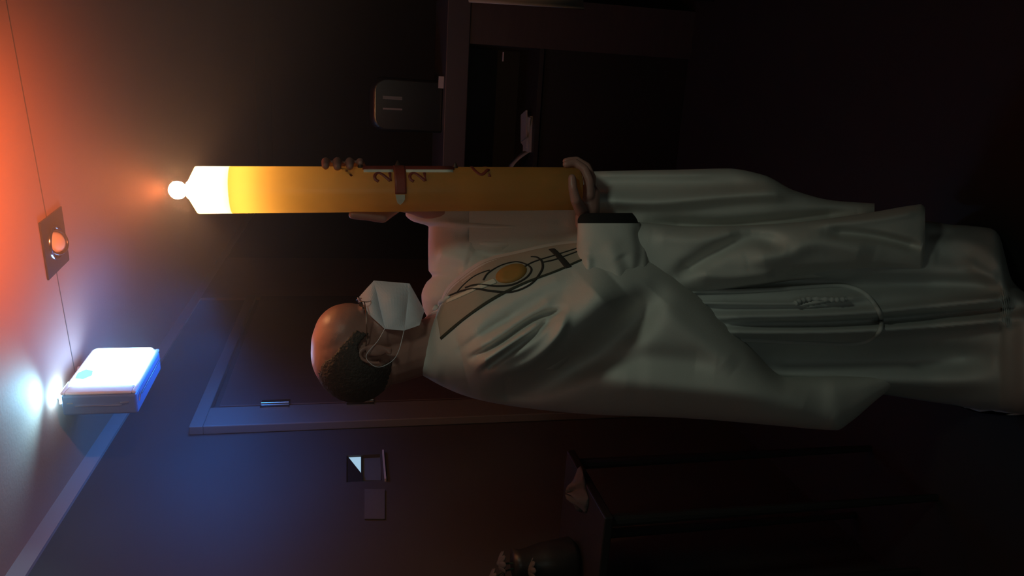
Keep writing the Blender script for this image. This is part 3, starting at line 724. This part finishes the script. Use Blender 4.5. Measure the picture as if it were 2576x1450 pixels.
panel_b = Ring('x', [
 (1560, 556, 740, 1.63, .09), (1640, 562, 745, 1.63, .095), (1740, 570, 745, 1.62, .10), (1900, 566, 722, 1.61, .105), (2000, 560, 706, 1.60, .10), (2100, 548, 700, 1.595, .09),
 (2200, 533, 700, 1.59, .085), (2300, 516, 700, 1.585, .08), (2318, 514, 699, 1.585, .078), (2327, 522, 640, 1.585, .07)],
 strokes=[([(1700, 695), (1790, 640), (1890, 600), (1980, 620)], -.032, 20), ([(1640, 590), (1760, 600), (1860, 576)], .016, 22), ([(1880, 660), (1960, 640), (2060, 610), (2200, 640)], .022, 26),
 ([(2080, 585), (2200, 595), (2320, 625)], -.030, 13), ([(2050, 565), (2200, 552), (2320, 530)], .014, 12), ([(1960, 700), (2140, 685), (2320, 690)], -.03, 16), ([(1750, 690), (1850, 700), (1950, 690)], .012, 16)], p=2.4, step=4.5)
def solid(o, t=.0016):
    m_ = o.modifiers.new('thickness', 'SOLIDIFY'); m_.thickness = t; m_.offset = -1; return o
mb = MB()
for r in (drape, sleeve, far_sleeve, panel_a, panel_b): r.mesh(mb)
chas = link('chasuble', mb.v, mb.f, M_cloth, per, True)
# --- alb
alb = Ring('x', [
 (1560, 600, 930, 1.70, .12), (1700, 590, 940, 1.70, .13), (1900, 585, 955, 1.69, .14), (2000, 575, 965, 1.685, .145), (2200, 565, 990, 1.675, .15), (2330, 556, 1010, 1.67, .155),
 (2400, 566, 1020, 1.65, .17), (2450, 568, 1030, 1.63, .18), (2500, 574, 1036, 1.60, .19), (2515, 590, 1038, 1.59, .19), (2528, 640, 1040, 1.57, .19), (2545, 700, 1042, 1.55, .19), (2580, 735, 1044, 1.50, .19), (2640, 760, 1040, 1.48, .19)],
 strokes=[([(1750, 800), (2000, 796), (2200, 786), (2400, 765), (2580, 745)], .045, 15), ([(1750, 835), (2000, 836), (2250, 828), (2580, 800)], .05, 16), ([(1850, 815), (2100, 815), (2350, 795), (2580, 775)], -.035, 12),
 ([(1760, 762), (2000, 764), (2200, 745)], .016, 9), ([(1750, 700), (2100, 712), (2400, 716), (2576, 730)], -.05, 22), ([(1900, 905), (2200, 905), (2500, 900)], -.06, 30), ([(1900, 960), (2200, 965), (2500, 960)], .02, 25),
 ([(2380, 600), (2440, 610), (2540, 680)], .016, 24), ([(2350, 640), (2450, 660)], -.012, 22), ([(2330, 590), (2400, 585)], -.012, 14), ([(2420, 650), (2520, 720), (2576, 735)], .02, 18)], p=2.3, step=5)
mb = MB(); alb.mesh(mb)
for v in mb.v: v.z = max(v.z, .012)
link('alb', mb.v, mb.f, M_alb, per, True)
# --- cincture: white rope loop hanging over the alb
mb = MB()
rope = smooth_poly([(1740, 733), (1850, 733), (1950, 729), (2050, 722), (2120, 720), (2170, 735), (2203, 770), (2217, 805), (2212, 835), (2180, 860), (2130, 868), (2050, 865), (1950, 860), (1840, 855)], 6)
mb.tube([alb.pt(x, y, .006) for x, y in rope], .0052, 10)
r2 = smooth_poly([(1760, 762), (1850, 764), (1950, 765), (2010, 764)], 5)
mb.tube([alb.pt(x, y, .005) for x, y in r2], .004, 8)
mb.build('cincture', M_alb, per, True)
mb = MB()
kn = smooth_poly([(2000, 764), (2015, 757), (2040, 753), (2080, 754), (2105, 755), (2128, 753)], 6)
mb.tube([alb.pt(x, y, .010) for x, y in kn], [.0055 + .002 * math.sin(i * 1.9) for i in range(len(kn))], 10)
for k in range(5):
    mb.tube([alb.pt(2010 + 8 * k, 768 - 2 * k, .008), alb.pt(2035 + 14 * k, 770 - 2.5 * k, .009)], .002, 6)
mb.build('cord_knot', M_alb, per, True)
# --- orphrey lines of the chasuble
M_line = mat('dark_thread', (.035, .032, .03), .8); M_gold2 = mat('ochre_thread', (.50, .24, .06), .7, noise=.1, nscale=200); M_cream = mat('cream_thread', (.78, .74, .62), .7); M_tan = mat('tan_band', (.50, .42, .34), .9, noise=.04, nscale=30, bump=.2, bscale=900)
def ribbon(mb, pts, w, off=.0012, h=.0012, n=6, ring=drape):
    sp_ = smooth_poly(pts, n) if len(pts) > 2 else np.array(pts, float)
    pp = [ring.pt(x, y, off) for x, y in sp_]; nr = []
    for x, y in sp_:
        a = ring.pt(x + 2, y) - ring.pt(x - 2, y); b = ring.pt(x, y + 2) - ring.pt(x, y - 2); nr.append(a.cross(b).normalized())
    ww = w * 1.0
    mb.tube(pp, ww, 8, True, (ww, h), nr)
def patch(pl, name, m, off, ring=drape, nn=14):
    """cloth patch filling the region between two polylines, lying on the drape"""
    a = smooth_poly(pl[0], 8); b = smooth_poly(pl[1], 8)
    ia = np.linspace(0, len(a) - 1, 60); A = np.stack([np.interp(ia, range(len(a)), a[:, k]) for k in (0, 1)], -1)
    ib = np.linspace(0, len(b) - 1, 60); B = np.stack([np.interp(ib, range(len(b)), b[:, k]) for k in (0, 1)], -1)
    V = []; V2 = []
    for i in range(60):
        for j in range(nn + 1):
            q_ = A[i] + (B[i] - A[i]) * j / nn; V.append(ring.pt(q_[0], q_[1], off)); V2.append(ring.pt(q_[0], q_[1], off - .003))
    w = nn + 1; N = len(V)
    Fc = [(i * w + j, i * w + j + 1, (i + 1) * w + j + 1, (i + 1) * w + j) for i in range(59) for j in range(nn)]
    Fc += [(N + i * w + j, N + (i + 1) * w + j, N + (i + 1) * w + j + 1, N + i * w + j + 1) for i in range(59) for j in range(nn)]
    for i in range(59): Fc += [(i * w, (i + 1) * w, N + (i + 1) * w, N + i * w), (i * w + nn, N + i * w + nn, N + (i + 1) * w + nn, (i + 1) * w + nn)]
    for j in range(nn): Fc += [(j, N + j, N + j + 1, j + 1), (59 * w + j, 59 * w + j + 1, N + 59 * w + j + 1, N + 59 * w + j)]
    return link(name, V + V2, Fc, m, per, True)
edge = [(1108, 852), (1170, 800), (1240, 752), (1320, 712), (1400, 682), (1460, 655), (1500, 640)]
orp = patch(([(1099, 798), (1124, 735), (1163, 697), (1222, 659), (1302, 638), (1400, 617), (1500, 607)], edge), 'orphrey_band', M_tan, .0009)
mb = MB(); ribbon(mb, edge, .0034, .0018)
mb.build('orphrey_border', mat('green_thread', (.05, .055, .04), .8), per, True)
mb = MB()
ribbon(mb, [(1128, 745), (1165, 731), (1200, 727), (1240, 733), (1290, 734), (1335, 715), (1362, 682), (1364, 660), (1352, 648), (1336, 646)], .0026, .0020)
ribbon(mb, [(1150, 735), (1165, 718), (1190, 697), (1215, 685), (1232, 680)], .0018, .0020)
ribbon(mb, [(1216, 705), (1228, 687), (1260, 668), (1295, 659), (1318, 663), (1334, 672), (1336, 683), (1322, 700), (1290, 716), (1250, 720), (1200, 716), (1170, 724)], .0022, .0022)
ribbon(mb, [(1320, 671), (1345, 658), (1400, 641), (1460, 622)], .0022, .0021); ribbon(mb, [(1366, 660), (1400, 652), (1460, 630)], .0022, .0021)
mb.build('embroidered_line', M_line, per, True)
mb = MB(); ribbon(mb, [(1124, 758), (1160, 742), (1190, 728), (1215, 716)], .0060, .0017); ribbon(mb, [(1205, 722), (1225, 714), (1246, 706)], .0085, .0016)
mb.build('cream_flame', M_cream, per, True)
V = []; c0 = (1286, 688); nE = 36
ellp = [(c0[0] + 41 * math.cos(a) * math.cos(-.33) - 22 * math.sin(a) * math.sin(-.33), c0[1] + 41 * math.cos(a) * math.sin(-.33) + 22 * math.sin(a) * math.cos(-.33)) for a in [2 * PI * k / nE for k in range(nE)]]
V = [drape.pt(*c0, .0022)] + [drape.pt(c0[0] + (x - c0[0]) * .5, c0[1] + (y - c0[1]) * .5, .0022) for x, y in ellp] + [drape.pt(x, y, .0022) for x, y in ellp] + [drape.pt(x, y, -.001) for x, y in ellp]
Fc = [(0, 1 + k, 1 + (k + 1) % nE) for k in range(nE)] + [(1 + k + nE * j, 1 + (k + 1) % nE + nE * j, 1 + (k + 1) % nE + nE * (j + 1), 1 + k + nE * (j + 1)) for k in range(nE) for j in (0, 1)]
link('ochre_oval', V, Fc, M_gold2, per, True)
mb = MB(); ribbon(mb, [(1388, 627), (1402, 640), (1418, 658), (1430, 673)], .0075, .0030, .0015); mb.build('cross_bar', M_line, per, True)

# --- body: one continuous surface
mb = MB()
HSC = 1.0
hc = P(925, 868, 1.60); HSC = 1.0
hyaw = math.radians(2)         # face turned a little towards the camera
RH = Matrix.Rotation(hyaw, 3, 'Z') @ Matrix.Rotation(math.radians(3), 3, 'Y') @ Matrix.Rotation(math.radians(4), 3, 'X')
def H(x, y, z): return hc + RH @ Vector((x, y, z)) * HSC
def hell(c, r, rot=None): mb.ell(H(*c), r, RH if rot is None else RH @ rot, 28, 18)
RY = lambda a: Matrix.Rotation(math.radians(a), 3, 'Y')
hell((-.014, 0, .032), (.094, .077, .084), RY(8))      # skull
hell((.004, 0, .046), (.084, .072, .070), RY(12))
hell((.020, 0, .052), (.066, .066, .060), RY(18))      # forehead
hell((-.040, 0, .000), (.066, .066, .072))             # back of the head
hell((.030, 0, -.030), (.052, .058, .070))             # face
hell((.034, 0, -.070), (.048, .047, .046), RY(15))     # jaw
hell((.066, 0, -.095), (.020, .022, .018))             # chin
hell((.075, 0, .016), (.013, .046, .011))              # brow
hell((.054, .030, -.022), (.026, .022, .024)); hell((.054, -.030, -.022), (.026, .022, .024))   # cheeks
mb.cap(H(.082, 0, .004), H(.104, 0, -.030), .009, .0125)                                         # nose
hell((.098, .010, -.034), (.010, .008, .008)); hell((.098, -.010, -.034), (.010, .008, .008))
mb.tube([H(.074, .022, -.060), H(.083, 0, -.058), H(.074, -.022, -.060)], [.005, .007, .005], 8)  # lips
mb.tube([H(.073, .020, -.068), H(.081, 0, -.069), H(.073, -.020, -.068)], [.005, .007, .005], 8)
for sgn in (1, -1):                                                                              # ears
    e = []
    for k in range(13):
        a = math.radians(200 - k * 24); e.append(H(-.012 + .017 * math.cos(a) - .004, sgn * (.078 + .006 * (1 - math.cos(a)) / 2), -.008 + .031 * math.sin(a)))
    mb.tube(e, [.0042] * 13, 8); mb.ell(H(-.008, sgn * .077, -.010), (.014, .005, .024), RH, 12, 8); mb.ell(H(-.006, sgn * .078, -.036), (.007, .005, .008), RH, 10, 6)
mb.cap(H(-.028, 0, -.050), P(1120, 855, 1.66), .056, .062)        # neck
# torso, arms, legs inside the vestments
sh_n = P(1190, 895, 1.61); sh_f = P(1150, 745, 1.84); pel = P(1660, 815, 1.74)
mb.ell(P(1300, 840, 1.69), (.125, .135, .20), None, 24, 16); mb.ell(P(1500, 820, 1.71), (.10, .11, .20), None, 24, 16); mb.ell(pel, (.09, .10, .12), None, 24, 16)
mb.cap(sh_n, sh_f, .055, .055)
el_n = P(1500, 800, 1.53); wr_n = P(1482, 575, 1.64)
mb.chain([sh_n, el_n, wr_n], [.05, .038, .027])
el_f = P(1300, 620, 1.85); wr_f = P(1040, 512, 1.80)
mb.chain([sh_f, el_f, wr_f], [.048, .038, .026])
for sgn in (-1, 1):
    hip = pel + Vector((.0, sgn * .085, -.03)); kn_ = Vector((hip.x + .02, hip.y, .50)); an = Vector((hip.x + .02, hip.y, .09))
    mb.chain([hip, kn_, an], [.075, .052, .036]); mb.cap(an - UP * .05, an + Vector((.14, 0, -.055)), .038, .030)
# near hand under the candle foot: palm, thumb in front, four fingers below and behind
def hand(pts_r): 
    for pts, rad in pts_r: mb.chain([P(*p) for p in pts], rad)
hand([
 ([(1476, 560, 1.671), (1478, 530, 1.666), (1480, 492, 1.660)], [0.0281, 0.0292, 0.0281]),
 ([(1472, 520, 1.699), (1476, 490, 1.705)], [0.0238, 0.0216]),
 ([(1462, 530, 1.638), (1448, 503, 1.608), (1441, 474, 1.600), (1439, 448, 1.601)], [0.0151, 0.0124, 0.0106, 0.0092]),      # thumb
 ([(1482, 492, 1.638), (1482, 455, 1.632), (1470, 426, 1.635), (1446, 409, 1.640), (1424, 414, 1.638)], [0.0130, 0.0113, 0.0106, 0.0099, 0.0086]),
 ([(1486, 488, 1.662), (1488, 448, 1.660), (1476, 420, 1.664), (1450, 404, 1.669), (1424, 406, 1.671)], [0.0130, 0.0113, 0.0106, 0.0099, 0.0086]),
 ([(1488, 490, 1.686), (1489, 450, 1.687), (1477, 424, 1.691), (1454, 407, 1.696), (1432, 410, 1.696)], [0.0124, 0.0108, 0.0103, 0.0097, 0.0086]),
 ([(1487, 492, 1.707), (1487, 458, 1.712), (1477, 434, 1.716), (1458, 421, 1.716)], [0.0108, 0.0097, 0.0092, 0.0081])])
# far hand behind the candle: palm behind, fingertips round the right edge, thumb on the left
def cpt(x, ph, r): return cp(x, ph, r)
mb.chain([wr_f, P(990, 500, 1.765), P(930, 472, 1.742), P(880, 462, 1.738)], [.027, .027, .025, .023])
mb.chain([P(960, 455, 1.742), P(900, 448, 1.738)], [.023, .021])
for x0, x1, tp, rd in ((842, 822, -38, .0098), (868, 851, -42, .0102), (894, 882, -40, .0098), (918, 908, -20, .0086)):
    mb.chain([cpt(x0 + 8, 62, .074), cpt((x0 + x1) / 2, 30, .065), cpt(x1, -4, .0605), cpt(x1, tp, .0580)], [.0115, rd + .0006, rd, rd - .0016])
mb.chain([P(1000, 516, 1.745), cpt(960, 165, .062), cpt(920, 174, .0570), cpt(885, 180, .0560)], [.016, .0135, .0115, .0095])
body = link('body', mb.v, mb.f, M_skin, per, True)
rm = body.modifiers.new('one_surface', 'REMESH'); rm.mode = 'VOXEL'; rm.voxel_size = .0032; rm.use_smooth_shade = True
sm = body.modifiers.new('soften', 'SMOOTH'); sm.factor = .5; sm.iterations = 3
# eyes
for sgn in (1, -1):
    mb = MB(); mb.ell(H(.0735, sgn * .030, .000), (.0115, .0115, .0115), None, 16, 12); ey_ = mb.build('eye', mat('eye_white', (.65, .6, .56), .15), per, True)
    mb = MB(); mb.ell(H(.0815, sgn * .030, .000), (.0045, .0052, .0052), RH, 12, 8); mb.build('iris', mat('iris', (.05, .03, .02), .1), ey_, True)
    mb = MB(); mb.tube([H(.082, sgn * .012, .017), H(.084, sgn * .026, .0215), H(.076, sgn * .044, .016)], [.0025, .0035, .002], 8); mb.build('eyebrow', M_hair, per, True)
# hair: short grey crown round the back and sides, bald on top
V = []; Fc = []; nu, nv = 72, 40
def hairline(a, z):  # a: 0 face, pi back
    return True
idx = {}
bmh = bmesh.new(); bmesh.ops.create_icosphere(bmh, subdivisions=6, radius=1.0)
Rs = RY(8)
for v in bmh.verts:
    d = v.co.copy()
    r = .0
    loc = Vector((-.022, 0, .022)) + Vector((d.x * .100, d.y * .0865, d.z * .0885))
    v.co = loc
kill = []; rn0 = random.Random(9)
for f in bmh.faces:
    c = f.calc_center_median()
    j = .002 * math.sin(c.y * 120 + c.z * 90) + rn0.uniform(-.0012, .0012)
    # side fringe: below a line falling from the crown to the temple; ends above and behind the ear, down to the nape
    lim = .108 - max(0, c.x + .060) * .85
    keep = c.z < lim + j and c.x < .030 + j - .25 * max(0, .02 - c.z) and c.z > -.062 + .25 * max(0, c.x + .06) + j
    if abs(c.y) > .04 and ((c.x + .006) / .036) ** 2 + ((c.z + .014) / .042) ** 2 < 1 + j * 20: keep = False
    if not keep: kill.append(f)
bmesh.ops.delete(bmh, geom=kill, context='FACES')
ext = bmesh.ops.extrude_face_region(bmh, geom=bmh.faces[:])
rn = random.Random(5)
for g_e in ext['geom']:
    if isinstance(g_e, bmesh.types.BMVert):
        g_e.co = Vector((-.022, 0, .022)) + (g_e.co - Vector((-.022, 0, .022))) * .93
for v in bmh.verts:
    k = 1 + rn.uniform(-.006, .010)
    v.co = Vector((-.022, 0, .022)) + (v.co - Vector((-.022, 0, .022))) * k
me = bpy.data.meshes.new('hair'); 
for v in bmh.verts: v.co = H(*v.co)
bmesh.ops.recalc_face_normals(bmh, faces=bmh.faces)
for f in bmh.faces: f.smooth = True
bmh.to_mesh(me); bmh.free(); me.materials.append(M_hair)
o = bpy.data.objects.new('hair', me); S.collection.objects.link(o); o.parent = per; o.matrix_parent_inverse = per.matrix_basis.inverted()
# face mask, three folded panels each side
def mk(s_):
    Hm = lambda x, z, y: H(x, s_ * y, z)
    return dict(N=Hm(.100, .022, .008), N2=Hm(.064, .006, .055), FT=Hm(.136, -.006, .0), FB=Hm(.134, -.082, .0), C=Hm(.078, -.116, .004), RT=Hm(.036, -.026, .068), RB=Hm(.034, -.066, .066),
                MT=Hm(.098, -.014, .044), MB_=Hm(.096, -.076, .044), RM=Hm(.046, -.046, .068), J=Hm(.046, -.100, .050))
mb = MB()
for s_ in (1, -1):
    k = mk(s_); n_ = 10
    def surf(a, b, c, d, bul):
        V = []
        for i in range(n_ + 1):
            for j in range(n_ + 1):
                u, v = i / n_, j / n_
                p = (a * (1 - u) + b * u) * (1 - v) + (d * (1 - u) + c * u) * v
                p = p + (RH @ Vector((.3, s_ * 1, 0))).normalized() * bul * 16 * u * (1 - u) * v * (1 - v) + RH @ Vector((0, s_ * .0010 * math.sin(14 * u + 5 * v), 0)) * (16 * u * (1 - u) * v * (1 - v))
                V.append(p)
        mb.add(V, [(i * (n_ + 1) + j, i * (n_ + 1) + j + 1, (i + 1) * (n_ + 1) + j + 1, (i + 1) * (n_ + 1) + j) for i in range(n_) for j in range(n_)])
    surf(k['FT'], k['RT'], k['RB'], k['FB'], .014)          # centre panel
    surf(k['N'], k['N2'], k['RT'], k['FT'], .010)           # upper panel
    surf(k['FB'], k['RB'], k['J'], k['C'], .006)            # lower panel
msk = mb.build('face_mask', M_mask, per, False)
bmm = bmesh.new(); bmm.from_mesh(msk.data); bmesh.ops.remove_doubles(bmm, verts=bmm.verts, dist=.0004); bmesh.ops.recalc_face_normals(bmm, faces=bmm.faces); bmm.to_mesh(msk.data); bmm.free()
solid(msk, .0014)
for s_ in (1, -1):
    k = mk(s_); mb = MB()
    lp_ = smooth_poly([tuple(k['RT']), tuple(H(.012, s_ * .0815, -.012)), tuple(H(-.018, s_ * .086, .010)), tuple(H(-.036, s_ * .089, -.002)), tuple(H(-.040, s_ * .089, -.020)), tuple(H(-.026, s_ * .086, -.044)), tuple(H(-.004, s_ * .082, -.056)), tuple(k['RB'])], 8)
    mb.tube([Vector(p) for p in lp_], .0008, 8); el = mb.build('ear_loop', M_mask, msk, True)
mb = MB(); mb.tube([H(.090, .018, .022), H(.0985, 0, .026), H(.090, -.018, .022)], .0014, 6); mb.build('nose_wire', M_mask, msk, True)
# spectacles
mb = MB()
for s_ in (1, -1):
    r_ = [H(.100 - .010 * abs(.030 + .021 * math.cos(a)) / .05, s_ * (.034 + .020 * math.cos(a)), .014 + .012 * math.sin(a)) for a in [2 * PI * i / 24 for i in range(25)]]
    mb.tube(r_, .0008, 6)
    mb.tube([H(.089, s_ * .054, .016), H(.070, s_ * .074, .014), H(.020, s_ * .079, .010), H(-.012, s_ * .080, .012)], .0010, 6)
mb.tube([H(.097, .014, .016), H(.103, 0, .020), H(.097, -.014, .016)], .0012, 8)
mb.build('spectacles', mat('dark_wire', (.25, .22, .2), .2, 1.0), per, True)
# collar round the neck
mb = MB()
c0 = P(1092, 858, 1.645); axn = (P(1040, 832, 1.62) - P(1090, 858, 1.645)).normalized()
Vc = []; nc = 48; prf = [(.080, -.030), (.0775, -.012), (.0755, .006), (.074, .010), (.071, .010), (.070, .000), (.072, -.030)]
mb.lathe(c0, prf, ax=axn, n=nc, caps=False)
mb.build('collar', M_cloth, per, True)
mb = MB(); rn = random.Random(2); kp = [(1089, 781), (1096, 774), (1104, 770), (1110, 760), (1118, 757), (1124, 750), (1131, 747)]
mb.tube([drape.pt(x, y, .004) for x, y in kp], [.003, .006, .0035, .0065, .004, .006, .002], 10)
mb.build('gathered_knot', M_cloth, per, True)
# black cassock cuff inside the wide sleeve
cuff = Ring('y', [(536, 1480, 1590, 1.61, .042), (540, 1462, 1594, 1.61, .048), (556, 1453, 1604, 1.605, .056), (575, 1455, 1608, 1.598, .058), (610, 1458, 1612, 1.585, .058)], p=2.4, step=3)
mb = MB(); cuff.mesh(mb)
mb.build('cassock_cuff', mat('black_cassock', (.012, .012, .013), .9), per, True)
